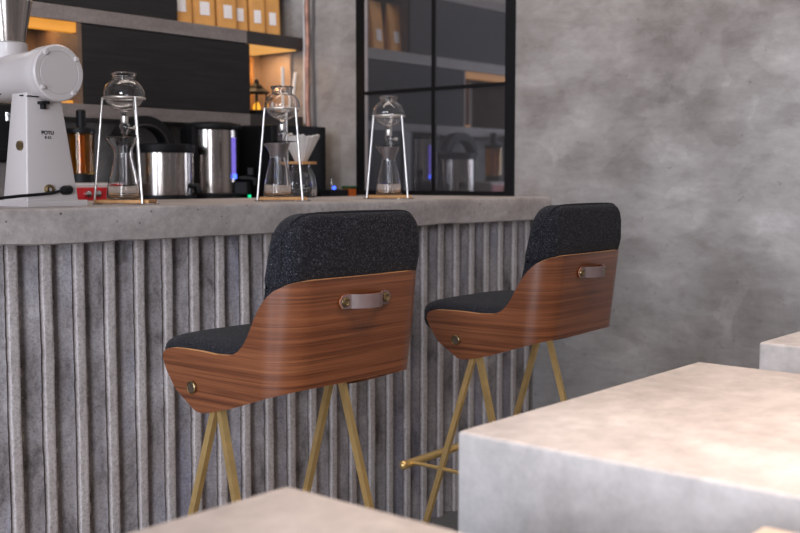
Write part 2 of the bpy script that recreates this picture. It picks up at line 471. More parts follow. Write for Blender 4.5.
# counter top slab: slightly uneven hand-cast edges
sb = bmesh.new()
nx = 120; sec = []
prof = [(2.408, -0.087), (2.406, -0.06), (2.4065, -0.03), (2.4065, -0.008), (2.411, -0.0015), (2.42, 0), (2.7, 0), (3.15, 0), (3.15, -0.0905), (2.6, -0.0905), (2.415, -0.0905)]
for i in range(nx + 1):
    x = FX0 + (FX1 - FX0) * i / nx
    ring = []
    for j, (y, z) in enumerate(prof):
        dy = noise.noise(Vector((x * 9, j, 0))) * 0.0015 if y < 2.5 else 0
        dz = (noise.noise(Vector((x * 3.5, 5, 0))) * 0.010 + noise.noise(Vector((x * 14, 9, 0))) * 0.004) if z < -0.07 and y < 2.5 else 0
        ring.append(sb.verts.new((x, y + dy, CT + z + max(min(dz, 0.005), -0.0008))))
    sec.append(ring)
for a, b in zip(sec, sec[1:]):
    for j in range(len(prof)):
        fb2 = sb.faces.new((a[j], a[(j + 1) % len(prof)], b[(j + 1) % len(prof)], b[j]))
sb.faces.new(sec[0]); sb.faces.new(sec[-1][::-1])
ct = link('countertop', sb, M['slab'], smooth=40)
tag(ct, 'thick grey cast concrete slab topping the fluted bar counter', 'countertop')

# ------------------------------------------------------------------ back bar
bk = thing('back_counter', 'low dark back counter behind the bar under the shelves', 'counter', (1.6, 3.75, 0))
link('cabinet_body', bx(-2.0, XE - 0.005 - 1.6, -0.28, 0.395, FZ, BC - 0.03), M['oak'], bk)
link('worktop', bx(-2.0, XE - 0.005 - 1.6, -0.30, 0.395, BC - 0.03, BC), M['shelfdark'], bk)

YS = 3.814
def shelf(z0, z1, label, xsplit=None, led=None):
    t = thing('wall_shelf', label, 'shelf', (2.0, 4.15, z0), 0, 'long shelves of the back bar')
    x0, x1 = -1.6, XE - 0.03 - 2.0
    xe = xsplit - 2.0 if xsplit else x1
    link('shelf_board', bx(x0, xe, YS - 4.15, -0.001, 0, z1 - z0, bev=0.002), M['shelf'], t)
    if xsplit: tag(link('shelf_end_section', bx(xe, x1, YS - 4.15, -0.001, 0, z1 - z0, bev=0.002), M['shelfdark'], t), 'blackened end section of the shelf')
    for a, b, m in (led or []):
        tag(link('light_strip', bx(a - 2.0, b - 2.0, YS + 0.015 - 4.15, YS + 0.05 - 4.15 if m == 'led' else -0.02, -0.040 if m == 'led' else -0.006, -0.0005), M[m], t), 'glowing amber strip under the shelf')
    return t
shelf(1.752, 1.810, 'grey shelf carrying the row of kraft coffee bags', 3.376, [(1.9, 2.495, 'led'), (3.40, 3.70, 'led2')])  # right-hand glow replaces light falling on the shelf's underside
shelf(1.375, 1.430, 'lower grey shelf just above the hot water dispenser', 3.390)
shelf(2.125, 2.180, 'top grey shelf seen only mirrored in the window panes')

def panel_cab(x0, x1, z0, z1, label):
    t = thing('wall_cabinet', label, 'cabinet', ((x0 + x1) / 2, 4.14, z0), 0, 'black fronted back bar cabinets')
    hw = (x1 - x0) / 2; hh = z1 - z0
    b = bmesh.new()
    box(b, -hw, -hw + 0.012, YS - 4.14 + 0.03, 0, 0, hh); box(b, hw - 0.012, hw, YS - 4.14 + 0.03, 0, 0, hh)
    box(b, -hw + 0.012, hw - 0.012, -0.012, 0, 0, hh)
    link('carcass', b, M['nichewood'], t)
    link('door', bx(-hw, hw, YS - 4.14 + 0.006, YS - 4.14 + 0.026, 0.002, hh - 0.002, bev=0.0015), M['oak'], t)
    return t
panel_cab(2.507, 3.396, 1.4302, 1.7515, 'wide flat black cabinet front between the two grey shelves')
panel_cab(1.55, 2.985, 1.8102, 2.1248, 'black cabinet front above the upper shelf left of bags')
ln = thing('open_niche', 'amber lit open wooden niche behind the white grinder', 'niche', (2.2, 4.14, 1.4302))
link('side_panel', bx(0.287, 0.305, YS - 4.14 + 0.004, 0, 0, 0.3213), M['nichewood'], ln)
link('side_panel', bx(-0.3, -0.282, YS - 4.14 + 0.004, 0, 0, 0.3213), M['nichewood'], ln)
tag(link('light_strip', bx(0.20, 0.28, -0.29, -0.27, 0.0, 0.014), M['led'], ln), 'amber light strip on the niche floor')
link('back_panel', bx(-0.282, 0.287, -0.012, 0, 0, 0.3213), M['nichewood'], ln)
link('post', bx(0.01, 0.04, -0.16, -0.13, 0, 0.30), M['nichewood'], ln)
rn = thing('open_niche', 'warm lit open niche with lantern at the right shelf end', 'niche', (3.57, 4.14, 1.4302))
link('back_panel', bx(-0.172, 0.172, -0.012, 0, 0, 0.315), M['nichepale'], rn)
link('side_panel', bx(0.172, 0.184, YS - 4.14 + 0.10, 0, 0, 0.315), M['nichepale'], rn)

# coffee bags
def bag_mesh():
    b = bmesh.new(); rows = []
    for i in range(11):
        t = i / 10; z = 0.26 * t
        w = 0.056 * (1 - 0.02 * math.sin(t * 3)); d = 0.036 * (1 - t ** 1.6) + 0.003
        ring = []
        for k in range(28):
            a = 2 * math.pi * k / 28
            ca, sa = math.cos(a), math.sin(a)
            e = 0.45
            px = w * (abs(ca) ** e) * (1 if ca >= 0 else -1); py = d * (abs(sa) ** e) * (1 if sa >= 0 else -1)
            py += 0.0025 * noise.noise(Vector((px * 30, sa, z * 25)))
            ring.append(b.verts.new((px, py, z)))
        rows.append(ring)
    for A, B in zip(rows, rows[1:]):
        for k in range(28): b.faces.new((A[k], A[(k + 1) % 28], B[(k + 1) % 28], B[k]))
    b.faces.new(rows[0][::-1]); b.faces.new(rows[-1])
    return b
bag = thing('coffee_bag', 'x', 'bag', (0, 0, 0), 0, 'kraft coffee bags on the upper shelf')
link('pouch', bag_mesh(), M['kraft'], bag, smooth=60)
lb = bmesh.new()
q = [(-0.022, -0.0375, 0.052), (0.022, -0.0375, 0.052), (0.022, -0.0315, 0.112), (-0.022, -0.0315, 0.112)]
vs = [lb.verts.new(p) for p in q]; vs2 = [lb.verts.new((p[0], p[1] - 0.0008, p[2])) for p in q]
lb.faces.new(vs2); lb.faces.new(vs[::-1])
for i in range(4): lb.faces.new((vs[i], vs[(i + 1) % 4], vs2[(i + 1) % 4], vs2[i]))
tag(link('paper_label', lb, M['label'], bag), 'small white printed label')
bags = [(3.045, 3.895, -8, 1.12, 'first kraft coffee bag in the row, touching the black cabinet'),
        (3.183, 3.90, -10, 1.10, 'second kraft coffee bag from the black cabinet'),
        (3.312, 3.895, -8, 1.0, 'third kraft coffee bag from the black cabinet'),
        (3.415, 3.92, -20, 0.76, 'fourth kraft coffee bag, in the middle of the row of seven'),
        (3.510, 3.905, -22, 0.78, 'fifth kraft coffee bag, third from the right end'),
        (3.606, 3.905, -22, 0.78, 'sixth kraft coffee bag, in front of the last one'),
        (3.672, 3.985, -10, 0.6, 'last kraft coffee bag, at the right end, half hidden')]
for i, (x, y, r, s, lab) in enumerate(bags):
    o = bag if i == 0 else dup(bag, (x, y, 1.8102), R(r), lab)
    o.location = (x, y, 1.8102); o.rotation_euler = (0, 0, R(r)); o['label'] = lab; o.scale = (s, 0.8, 1)

# lantern and small things in the right niche
Z0 = 1.4302
la = thing('lantern', 'small black pagoda lantern with orange glow in right niche', 'lantern', (3.485, 3.875, Z0))
la.scale = (1.15, 1.15, 1.1)
link('base', bx(-0.034, 0.034, -0.034, 0.034, 0, 0.022, bev=0.004), M['black'], la)
for sx in (-1, 1):
    for sy in (-1, 1): link('post', tb([(sx * 0.028, sy * 0.028, 0.022), (sx * 0.028, sy * 0.028, 0.095)], 0.0035), M['black'], la)
rf = bmesh.new()
lathe(rf, [(0.0, 0.093), (0.052, 0.093), (0.054, 0.098), (0.034, 0.112), (0.026, 0.118), (0.028, 0.121), (0.012, 0.136), (0.008, 0.146), (0.010, 0.150), (0.0, 0.158)], n=8)
link('roof', rf, M['black'], la)
link('glow', lt([(0, 0.0225), (0.014, 0.0225), (0.016, 0.035), (0.010, 0.05), (0, 0.062)], n=16), M['flame'], la, smooth=50)
c = link('candle', lt([(0, 0), (0.0105, 0), (0.0105, 0.05), (0.003, 0.052), (0, 0.052)], n=16), M['whitewhite'], smooth=40)
c.location = (3.525, 3.835, Z0 + 0.022); 
tag(c, 'short white candle in front of the black lantern', 'candle')
ch = link('candle_dish', lt([(0, 0), (0.018, 0), (0.022, 0.022), (0.0, 0.0215)], n=20), M['black'], smooth=40)
ch.location = (3.525, 3.835, Z0); tag(ch, 'small black dish under the short white candle', 'dish')
pf = thing('picture_board', 'dull brown board with dark edge at the niche back', 'board', (3.50, 4.10, Z0))
link('board', bx(-0.10, 0.075, 0.0, 0.012, 0, 0.285), M['brownframe'], pf)
link('edge_strip', bx(0.075, 0.088, -0.004, 0.014, 0, 0.285), M['black'], pf)
st = tb([(3.645, 4.085, Z0 + 0.001), (3.642, 4.09, Z0 + 0.08), (3.646, 4.086, Z0 + 0.16), (3.643, 4.09, Z0 + 0.22), (3.645, 4.09, Z0 + 0.30)], [0.010, 0.013, 0.010, 0.013, 0.010])
tag(link('knotted_rod', st, M['bamboo'], smooth=60), 'pale knotted wooden rod standing beside the brown board', 'rod')
s1 = tb([(3.628, 3.845, Z0 + 0.001), (3.630, 3.85, Z0 + 0.235)], 0.0085); tag(link('paper_tube', s1, M['whitewhite'], smooth=60), 'upright white paper tube in the warm niche', 'tube')
s2 = tb([(3.662, 3.83, Z0 + 0.001), (3.716, 3.85, Z0 + 0.215)], 0.0085); tag(link('paper_tube', s2, M['whitewhite'], smooth=60), 'leaning white paper tube nearest the copper pipe', 'tube')

# pipes on the end wall
pp = [(XE - 0.020 + 0.003 * noise.noise(Vector((0, 0, z * 6))), 3.792 + 0.008 * noise.noise(Vector((3, 0, z * 7))), z) for z in [1.36 + i * 0.06 for i in range(31)]]
tag(link('copper_pipe', tb(pp, [0.0115 + 0.002 * noise.noise(Vector((0, 9, p[2] * 20))) for p in pp], n=14), M['copper'], smooth=60), 'weathered reddish copper pipe running up the concrete corner', 'pipe')
tag(link('conduit', tb([(XE - 0.009, 3.822, 1.40), (XE - 0.009, 3.822, 3.18)], 0.0075), M['whitewhite'], smooth=60), 'thin pale conduit left of the copper pipe', 'conduit')
pc = [(XE - 0.008, 3.756 + 0.010 * math.sin((z - 1.4) * 3.2) * (1 if z < 1.85 else 0.4), z) for z in [BC + 0.001 + i * 0.06 for i in range(36)]]
tag(link('cable', tb(pc, 0.0075), M['cable'], smooth=60), 'grey hanging cable right of the copper pipe', 'cable')

# ------------------------------------------------------------------ appliances on the back counter
# hot water dispenser
hd = thing('hot_water_dispenser', 'steel hot water dispenser with glowing violet level gauge', 'dispenser', (3.072, 3.705, BC))
hd.scale = (1.03, 1.03, 1.03)
link('base', lt([(0, 0), (0.125, 0), (0.128, 0.01), (0.125, 0.035), (0.115, 0.04), (0, 0.04)], n=48), M['black'], hd, smooth=40)
link('body', lt([(0, 0.04), (0.112, 0.04), (0.112, 0.305), (0, 0.305)], n=64), M['steel'], hd, smooth=40)
link('lid', lt([(0, 0.305), (0.118, 0.300), (0.125, 0.312), (0.120, 0.326), (0.085, 0.334), (0.02, 0.338), (0, 0.338)], n=48), M['black'], hd, smooth=50)
def on_side(ang, r, bm):   # places a part built at +x on the side of a round appliance
    return xform(bm, Matrix.Rotation(ang, 4, 'Z') @ Matrix.Translation((r, 0, 0)))
gA = R(-49.4 + 0 - 38)
tag(link('handle_column', on_side(R(170), 0.112, bx(-0.03, 0.012, -0.055, 0.055, 0.03, 0.31, bev=0.008)), M['black'], hd), 'black plastic column on the left side')
lg = link('level_gauge', on_side(gA + R(8), 0.112, bx(-0.004, 0.006, -0.010, 0.010, 0.10, 0.27, bev=0.003)), M['blueled'], hd)
link('gauge_lamp', on_side(gA + R(8), 0.112, bx(0.004, 0.0085, -0.012, 0.012, 0.098, 0.118, bev=0.002)), M['blueled2'], hd)
tp = on_side(gA + R(30), 0.100, bx(0.0, 0.06, -0.035, 0.035, 0.03, 0.085, bev=0.006))
link('tap_block', tp, M['black'], hd)
link('tap', on_side(gA + R(40), 0.112, tb([(0.0, 0, 0.10), (0.05, 0, 0.10), (0.065, 0, 0.092), (0.066, 0, 0.07)], 0.011)), M['black'], hd, smooth=60)
link('tap_lever', on_side(gA + R(40), 0.112, bx(0.035, 0.06, -0.012, 0.012, 0.112, 0.145, bev=0.003)), M['black'], hd)
link('power_lamp', on_side(gA + R(30), 0.160, xform(bmesh.new(), Matrix()) if False else lt([(0, 0.019), (0.007, 0.019), (0.007, 0.030), (0, 0.030)], n=12)), M['greenled'], hd)
# insulated steel cooker with round black lid standing open
pk = thing('rice_cooker', 'squat steel cooker with black rim and raised black handle', 'cooker', (2.790, 3.68, BC))
pk.scale = (1.03, 1.03, 1.03)
link('base', lt([(0, 0), (0.128, 0), (0.134, 0.012), (0.130, 0.034), (0, 0.034)], n=48), M['black'], pk, smooth=40)
link('body', lt([(0, 0.034), (0.120, 0.034), (0.120, 0.205), (0, 0.205)], n=64), M['steel'], pk, smooth=40)
link('rim', lt([(0, 0.200), (0.124, 0.200), (0.127, 0.212), (0.125, 0.232), (0.10, 0.238), (0, 0.240)], n=48), M['black'], pk, smooth=40)
arc = []
for i in range(25):
    a = math.pi * i / 24
    arc.append((-0.085 + 0.118 * math.cos(a), 0.02, 0.225 + 0.10 * math.sin(a)))
link('handle', tb(arc, 0, square=(0.05, 0.044)), M['black'], pk, smooth=30)
link('handle_trim', tb([(p[0] * 0.90 - 0.0085, p[1] - 0.027, 0.225 + (p[2] - 0.225) * 0.85) for p in arc], 0.003), M['shelfdark'], pk, smooth=60)
link('spout', on_side(R(-62), 0.118, tb([(0, 0, 0.07), (0.03, 0, 0.07), (0.035, 0, 0.045)], 0.012)), M['black'], pk, smooth=60)
# big black box right
bb = thing('appliance_box', 'black boxy appliance standing against the concrete wall', 'appliance', (3.385, 3.66, BC))
link('housing', bx(-0.105, 0.235, -0.11, 0.30, 0.012, 0.340, bev=0.006), M['black'], bb)
for sx in (-0.08, 0.2):
    for sy in (-0.08, 0.27): link('foot', lt([(0, 0), (0.015, 0), (0.015, 0.013), (0, 0.013)], n=12, cx=sx, cy=sy), M['black'], bb)
link('column_panel', bx(-0.075, -0.02, -0.118, -0.1101, 0.03, 0.338), M['shelfdark'], bb)
# amber jar grinder on red and white base
am = thing('blender', 'amber glass jar machine with white base and red panel', 'blender', (2.405, 3.68, BC))
am.scale = (1.03, 1.03, 1.03)
link('base', bx(-0.085, 0.125, -0.075, 0.085, 0, 0.083, bev=0.008), M['white'], am)
tag(link('front_panel', bx(-0.078, 0.118, -0.081, -0.0751, 0.004, 0.066, bev=0.002), M['red'], am), 'red control panel')
for kx in (-0.036, 0.006):
    link('knob', xform(lt([(0, 0), (0.014, 0), (0.012, 0.012), (0, 0.013)], n=18), Matrix.Translation((kx, -0.081, 0.042)) @ Matrix.Rotation(R(90), 4, 'X')), M['chrome'], am, smooth=40)
link('jar_foot', lt([(0, 0.083), (0.05, 0.083), (0.046, 0.115), (0, 0.115)], n=32, cx=-0.005), M['black'], am, smooth=40)
link('jar', lt([(0, 0.115), (0.047, 0.115), (0.050, 0.27), (0.047, 0.27), (0.044, 0.12), (0, 0.12)], n=40, cx=-0.005), M['amber'], am, smooth=40)
link('inner_tube', lt([(0, 0.12), (0.012, 0.12), (0.012, 0.26), (0, 0.26)], n=16, cx=-0.005), M['kraft'], am, smooth=40)
link('lid', lt([(0, 0.268), (0.054, 0.268), (0.054, 0.284), (0.03, 0.290), (0, 0.290)], n=32, cx=-0.005), M['black'], am, smooth=40)
link('plunger', lt([(0, 0.288), (0.018, 0.288), (0.018, 0.352), (0.014, 0.356), (0, 0.356)], n=20, cx=-0.002), M['black'], am, smooth=40)
# black machine at the left edge
bm_ = thing('brewer', 'black brewing machine half hidden behind the white grinder', 'coffee machine', (1.985, 3.68, BC))
link('body', bx(-0.12, 0.10, -0.10, 0.16, 0.16, 0.37, bev=0.01), M['black'], bm_)
link('lower_body', bx(-0.12, 0.095, -0.07, 0.16, 0.0, 0.16, bev=0.004), M['shelf'], bm_)
link('band', bx(-0.121, 0.102, -0.104, -0.09, 0.165, 0.205, bev=0.002), M['blackframe'], bm_)
for dx in (0.045, 0.075):
    link('chrome_tip', tb([(dx, -0.112, 0.305 if dx < 0.06 else 0.22), (dx, -0.112, 0.335)], 0.008), M['black' if dx > 0.06 else 'chrome'], bm_, smooth=60)
# small things at the right
tr = thing('control_tray', 'low black tray with tiny blue lamp near the window', 'tray', (3.625, 3.50, BC))
link('tray_body', bx(-0.055, 0.06, -0.03, 0.04, 0, 0.052, bev=0.003), M['black'], tr)
link('stand_pin', tb([(-0.02, 0, 0.052), (-0.02, 0, 0.10)], 0.004), M['steel'], tr, smooth=60)
link('lamp', lt([(0, 0.052), (0.007, 0.052), (0.007, 0.066), (0, 0.068)], n=12, cx=-0.025, cy=-0.02), M['blueled2'], tr)
oc = thing('carton', 'tiny orange carton with green lid beside the window', 'carton', (3.722, 3.50, BC))
link('carton_body', bx(-0.024, 0.024, -0.025, 0.025, 0, 0.055, bev=0.004), M['orange'], oc)
link('lid', bx(-0.026, 0.026, -0.027, 0.027, 0.055, 0.068, bev=0.003), M['green'], oc)

# ------------------------------------------------------------------ white grinder
gr = thing('coffee_grinder', 'white enamel coffee grinder with steel hopper on the bar', 'grinder', (1.57, 2.62, CT))
GX, GY = 1.57, 2.62
def G(name, bm, mat, **k):
    return link(name, xform(bm, Matrix.Translation((-GX, -GY, -CT))), mat, gr, **k)
G('base_plate', bx(1.489, 1.668, 2.53, 2.74, CT, CT + 0.017, bev=0.002), M['white'])
cb = bmesh.new()
lo = [(1.492, 2.536), (1.644, 2.536), (1.644, 2.655), (1.492, 2.655)]
hi = [(1.512, 2.560), (1.613, 2.560), (1.613, 2.632), (1.512, 2.632)]
vl = [cb.verts.new((x, y, CT + 0.017)) for x, y in lo]; vh = [cb.verts.new((x, y, 1.352)) for x, y in hi]
cb.faces.new(vl[::-1]); cb.faces.new(vh)
for i in range(4): cb.faces.new((vl[i], vl[(i + 1) % 4], vh[(i + 1) % 4], vh[i]))
bmesh.ops.bevel(cb, geom=[e for e in cb.edges if abs(e.verts[0].co.z - e.verts[1].co.z) > 0.1], offset=0.005, segments=3, profile=0.5, affect='EDGES')
G('column', cb, M['white'], smooth=35)
DX, DZ, DR = 1.577, 1.403, 0.073
def drum(prof, n=64): return xform(lt(prof, n=n), Matrix.Translation((DX, 2.505, DZ)) @ Matrix.Rotation(R(-90), 4, 'X'))
G('drum', drum([(0, 0.022), (DR - 0.001, 0.022), (DR, 0.026), (DR * 0.985, 0.06), (DR * 0.90, 0.10), (DR * 0.86, 0.16), (DR * 0.86, 0.36), (DR * 0.8, 0.375), (0, 0.375)]), M['white'], smooth=40)
G('front_cover', drum([(0, 0.003), (0.0535, 0.003), (0.0545, 0.0045), (0.0555, 0.0045), (0.0565, 0.003), (0.069, 0.003), (DR, 0.007), (DR, 0.0215), (0, 0.0215)]), M['white'], smooth=35)
for a in (38, 128, 218, 308):
    G('screw', xform(lt([(0, -0.004), (0.005, -0.004), (0.0066, 0.0), (0.0066, 0.0045), (0, 0.0045)], n=14),
      Matrix.Translation((DX + 0.063 * math.cos(R(a)), 2.505, DZ + 0.063 * math.sin(R(a)))) @ Matrix.Rotation(R(-90), 4, 'X')), M['white'], smooth=40)
HX, HY = 1.585, 2.765
G('neck', lt([(0, 1.44), (0.052, 1.44), (0.050, 1.46), (0.049, 1.498), (0.044, 1.502), (0, 1.502)], n=40, cx=HX, cy=HY), M['white'], smooth=40)
G('hopper', lt([(0, 1.502), (0.0435, 1.502), (0.063, 1.612), (0.060, 1.612), (0.041, 1.506), (0, 1.506)], n=56, cx=HX, cy=HY), M['steel'], smooth=40)
G('hopper_ring', lt([(0.060, 1.612), (0.0645, 1.612), (0.0645, 1.70), (0.0615, 1.70)], n=56, cx=HX, cy=HY, closed=True), M['glass'], smooth=40)
G('hopper_cap', lt([(0, 1.70), (0.067, 1.70), (0.067, 1.715), (0.03, 1.722), (0, 1.722)], n=40, cx=HX, cy=HY), M['black'], smooth=40)
G('adjuster', bx(1.5415, 1.5645, 2.535, 2.56, 1.3235, 1.331, bev=0.001), M['black'])
G('adjuster_stem', bx(1.5485, 1.5575, 2.540, 2.558, 1.311, 1.324, bev=0.001), M['black'])
for k, (x, y) in enumerate(((1.508, 2.59), (1.515, 2.57), (1.522, 2.552), (1.468, 2.64))):
    G('vent_slot', xform(bx(-0.006, 0.006, -0.006, 0.006, -0.0015, 0.0015), Matrix.Translation((x + 0.004, y - 0.012, 1.345 - k * 0.002 if k < 3 else 1.349))), M['black'])
G('lock', xform(lt([(0, 0), (0.013, 0), (0.013, 0.008), (0.0095, 0.010), (0.009, 0.006), (0, 0.006)], n=20), Matrix.Translation((1.556, 2.5395, 1.103)) @ Matrix.Rotation(R(90), 4, 'X')), M['abrass'], smooth=40)
G('lock_core', xform(lt([(0, 0), (0.006, 0), (0.005, 0.004), (0, 0.004)], n=14), Matrix.Translation((1.556, 2.5335, 1.103)) @ Matrix.Rotation(R(90), 4, 'X')), M['chrome'], smooth=40)
G('side_button', xform(lt([(0, 0), (0.013, 0), (0.012, 0.005), (0, 0.005)], n=20), Matrix.Translation((1.4995, 2.575, 1.216)) @ Matrix.Rotation(R(-90), 4, 'Y')), M['abrass'], smooth=40)
def GT(txt, size, x, z, nm):
    # printing follows the leaning front face
    t = (z - CT - 0.017) / (1.352 - CT - 0.017); y = 2.536 + 0.024 * t
    return text_mesh(txt, size, M['ink'], gr, nm, (x + 0.012 - GX, y - 0.0004 - GY, z - CT), (R(90) - math.atan(0.024 / 0.278), 0, 0))
GT('POTU', 0.0138, 1.5530, 1.2500, 'brand_lettering')
GT('F-16', 0.0105, 1.5535, 1.2375, 'model_lettering')
cord = [(1.30, 2.520, CT + 0.006), (1.36, 2.519, CT + 0.018), (1.42, 2.520, CT + 0.026), (1.47, 2.520, CT + 0.030), (1.52, 2.524, CT + 0.033), (1.555, 2.525, CT + 0.036), (1.585, 2.531, CT + 0.041), (1.60, 2.535, CT + 0.043)]
G('power_cord', tb(cord, 0.0042), M['black'], smooth=60)
G('plug', tb([(1.588, 2.5315, CT + 0.0415), (1.594, 2.533, CT + 0.042), (1.600, 2.5345, CT + 0.043), (1.616, 2.5345, CT + 0.044), (1.622, 2.5345, CT + 0.044)], [0.006, 0.011, 0.0125, 0.0125, 0.008], n=16), M['black'], smooth=40)

# ------------------------------------------------------------------ cold drip towers and carafes
CA = -49.4
tw = thing('cold_drip_tower', 'cold drip coffee tower standing next to the white grinder', 'coffee dripper', (1.8533, 2.6208, CT), 0, 'cold drip towers on the bar top')
tw.scale = (0.936, 0.936, 0.936)
link('base_ring', lt([(0, 0), (0.098, 0), (0.099, 0.002), (0.098, 0.004), (0, 0.004)], n=64), M['chrome'], tw, smooth=40)
link('wood_base', xform(bx(-0.083, 0.083, -0.056, 0.056, 0.004, 0.0145, bev=0.003), Matrix.Rotation(R(CA), 4, 'Z')), M['bamboo'], tw)
for th in (195, -45, 75):
    a = R(CA + th)
    link('leg', tb([(0.093 * math.cos(a), 0.093 * math.sin(a), 0.004), (0.0635 * math.cos(a), 0.0635 * math.sin(a), 0.324)], 0.0036), M['rod'], tw, smooth=60)
link('top_ring', torus(bmesh.new(), 0.062, 0.0032, 0.322), M['rod'], tw, smooth=60)
def globe():
    A0, A1 = -1.38, 0.98
    out = [(0.0095, 0.268), (0.0095, 0.281)]; inn = [(0.0362, 0.398), (0.0340, 0.390), (0.0328, 0.380)]
    for i in range(25):
        a = A0 + (A1 - A0) * i / 24
        out.append((0.0615 * math.cos(a), 0.334 + 0.051 * math.sin(a)))
    for i in range(24, -1, -1):
        a = A0 + (A1 - A0) * i / 24
        inn.append((max(0.0602 * math.cos(a), 0.0078), 0.334 + 0.0497 * math.sin(a)))
    out += [(0.0342, 0.381), (0.0358, 0.389), (0.0392, 0.394), (0.0400, 0.397), (0.0390, 0.400)]
    return lt(out + inn + [(0.0078, 0.268)], n=56, closed=True)
link('globe', globe(), M['glass'], tw, smooth=50)
link('valve', lt([(0, 0.247), (0.0105, 0.247), (0.0115, 0.250), (0.0115, 0.2675), (0.009, 0.2685), (0, 0.2685)], n=20), M['rod'], tw, smooth=40)
link('drip_bulb', lt([(0.004, 0.208), (0.010, 0.222), (0.017, 0.236), (0.015, 0.244), (0.010, 0.2465), (0.008, 0.2465), (0.0135, 0.243), (0.015, 0.236), (0.008, 0.223), (0.0025, 0.208)], n=24, closed=True), M['glass'], tw, smooth=50)
aC = R(CA + 20)
link('valve_knob', tb([(0.010 * math.cos(aC), 0.010 * math.sin(aC), 0.233), (0.026 * math.cos(aC), 0.026 * math.sin(aC), 0.233), (0.026 * math.cos(aC), 0.026 * math.sin(aC), 0.2331), (0.036 * math.cos(aC), 0.036 * math.sin(aC), 0.2331)], [0.0025, 0.0025, 0.0065, 0.0065]), M['rod'], tw, smooth=40)
link('drip_plate', lt([(0.006, 0.2065), (0.049, 0.2065), (0.050, 0.208), (0.049, 0.2095), (0.006, 0.2095)], n=40, closed=True), M['glass'], tw, smooth=40)
towers = [(tw, 1.966, 'near')]
for x, lab in ((2.4682, 'cold drip coffee tower beside the white filter paper dripper'), (2.9989, 'cold drip coffee tower in front of the dark window')):
    dup(tw, (x, 2.6208, CT), R(8) if x < 3 else 0, lab)

def carafe_bm():
    out = [(0.0, 0), (0.044, 0), (0.0505, 0.004), (0.0515, 0.012), (0.047, 0.05), (0.038, 0.092), (0.0295, 0.128), (0.0285, 0.140), (0.031, 0.155), (0.038, 0.172), (0.0445, 0.188)]
    inn = [(0.0425, 0.188), (0.0362, 0.1725), (0.0292, 0.1555), (0.0267, 0.140), (0.0277, 0.128), (0.0362, 0.092), (0.045, 0.05), (0.0495, 0.013), (0.043, 0.006), (0.0, 0.005)]
    b = lt(out + inn, n=44)
    for v in b.verts:      # poured spout pulled out of the rim
        if v.co.z > 0.165:
            a = math.atan2(v.co.y, v.co.x); d = (a - R(CA + 185) + math.pi) % (2 * math.pi) - math.pi
            v.co.x *= 1 + 0.28 * math.exp(-(d / 0.3) ** 2) * (v.co.z - 0.165) / 0.023; v.co.y *= 1 + 0.28 * math.exp(-(d / 0.3) ** 2) * (v.co.z - 0.165) / 0.023
    return b
cf = thing('glass_carafe', 'clear waisted glass carafe in the tower by the grinder', 'carafe', (1.8495, 2.6255, CT + 0.0138), 0, 'glass carafes under the drip towers')
cf.scale = (0.936, 0.936, 0.936)
link('vessel', carafe_bm(), M['glass'], cf, smooth=50)
link('inner_tube', lt([(0.011, 0.045), (0.0125, 0.045), (0.0135, 0.165), (0.012, 0.165)], n=24, closed=True), M['glass'], cf, smooth=50)
for x, yy, lab in ((2.4570, 2.6320, 'glass carafe with taupe neck cone next to paper dripper'), (2.9989, 2.6208, 'glass carafe with taupe neck cone before the dark window')):
    c2 = dup(cf, (x, yy, CT + 0.0138), 0, lab)
    tag(link('filter_cone', lt([(0.024, 0.138), (0.0262, 0.139), (0.0285, 0.155), (0.0355, 0.172), (0.0405, 0.187), (0.039, 0.188), (0.034, 0.172), (0.027, 0.156)], n=40, closed=True), M['greycollar'], c2, smooth=50), 'taupe filter cone set in the neck')

# ------------------------------------------------------------------ pour over
sv = thing('coffee_server', 'ribbed clear glass server under the white paper dripper', 'server', (2.980, 3.06, CT))
def ribbed(prof, n=120, ribs=12, amp=0.055):
    b = lt(prof, n=n)
    for v in b.verts:
        r = math.hypot(v.co.x, v.co.y)
        if r > 0.02 and v.co.z < 0.115:
            a = math.atan2(v.co.y, v.co.x); s = 1 + amp * math.cos(a * ribs); v.co.x *= s; v.co.y *= s
    return b
link('vessel', ribbed([(0, 0), (0.050, 0), (0.058, 0.006), (0.060, 0.02), (0.058, 0.06), (0.054, 0.085), (0.042, 0.108), (0.036, 0.118), (0.036, 0.130), (0.034, 0.130), (0.034, 0.118), (0.040, 0.107), (0.051, 0.084), (0.055, 0.06), (0.057, 0.02), (0.052, 0.008), (0, 0.006)]), M['glass'], sv, smooth=60)
hA = R(CA + 75)
hp = [(r * math.cos(hA), r * math.sin(hA), z) for r, z in ((0.052, 0.09), (0.066, 0.094), (0.074, 0.08), (0.074, 0.05), (0.068, 0.03), (0.0585, 0.026))]
link('handle', tb(hp, 0.0045), M['glass'], sv, smooth=60)
dr = thing('paper_dripper', 'white wavy filter paper dripper with round wooden collar', 'dripper', (2.980, 3.06, CT + 0.1302))
link('collar', lt([(0.014, 0), (0.061, 0), (0.062, 0.004), (0.061, 0.010), (0.014, 0.010)], n=40, closed=True), M['bamboo'], dr, smooth=40)
cone = lt([(0.016, 0.010), (0.024, 0.0105), (0.071, 0.108), (0.068, 0.110), (0.016, 0.013)], n=120, closed=True)
for v in cone.verts:
    a = math.atan2(v.co.y, v.co.x); t = (v.co.z - 0.01) / 0.10
    s = 1 + 0.05 * math.cos(a * 20) * t; v.co.x *= s; v.co.y *= s
    v.co.z += 0.004 * math.sin(a * 5 + 1) * t + 0.0025 * math.cos(a * 20) * t
link('filter_cone', cone, M['porcelain'], dr, smooth=60)

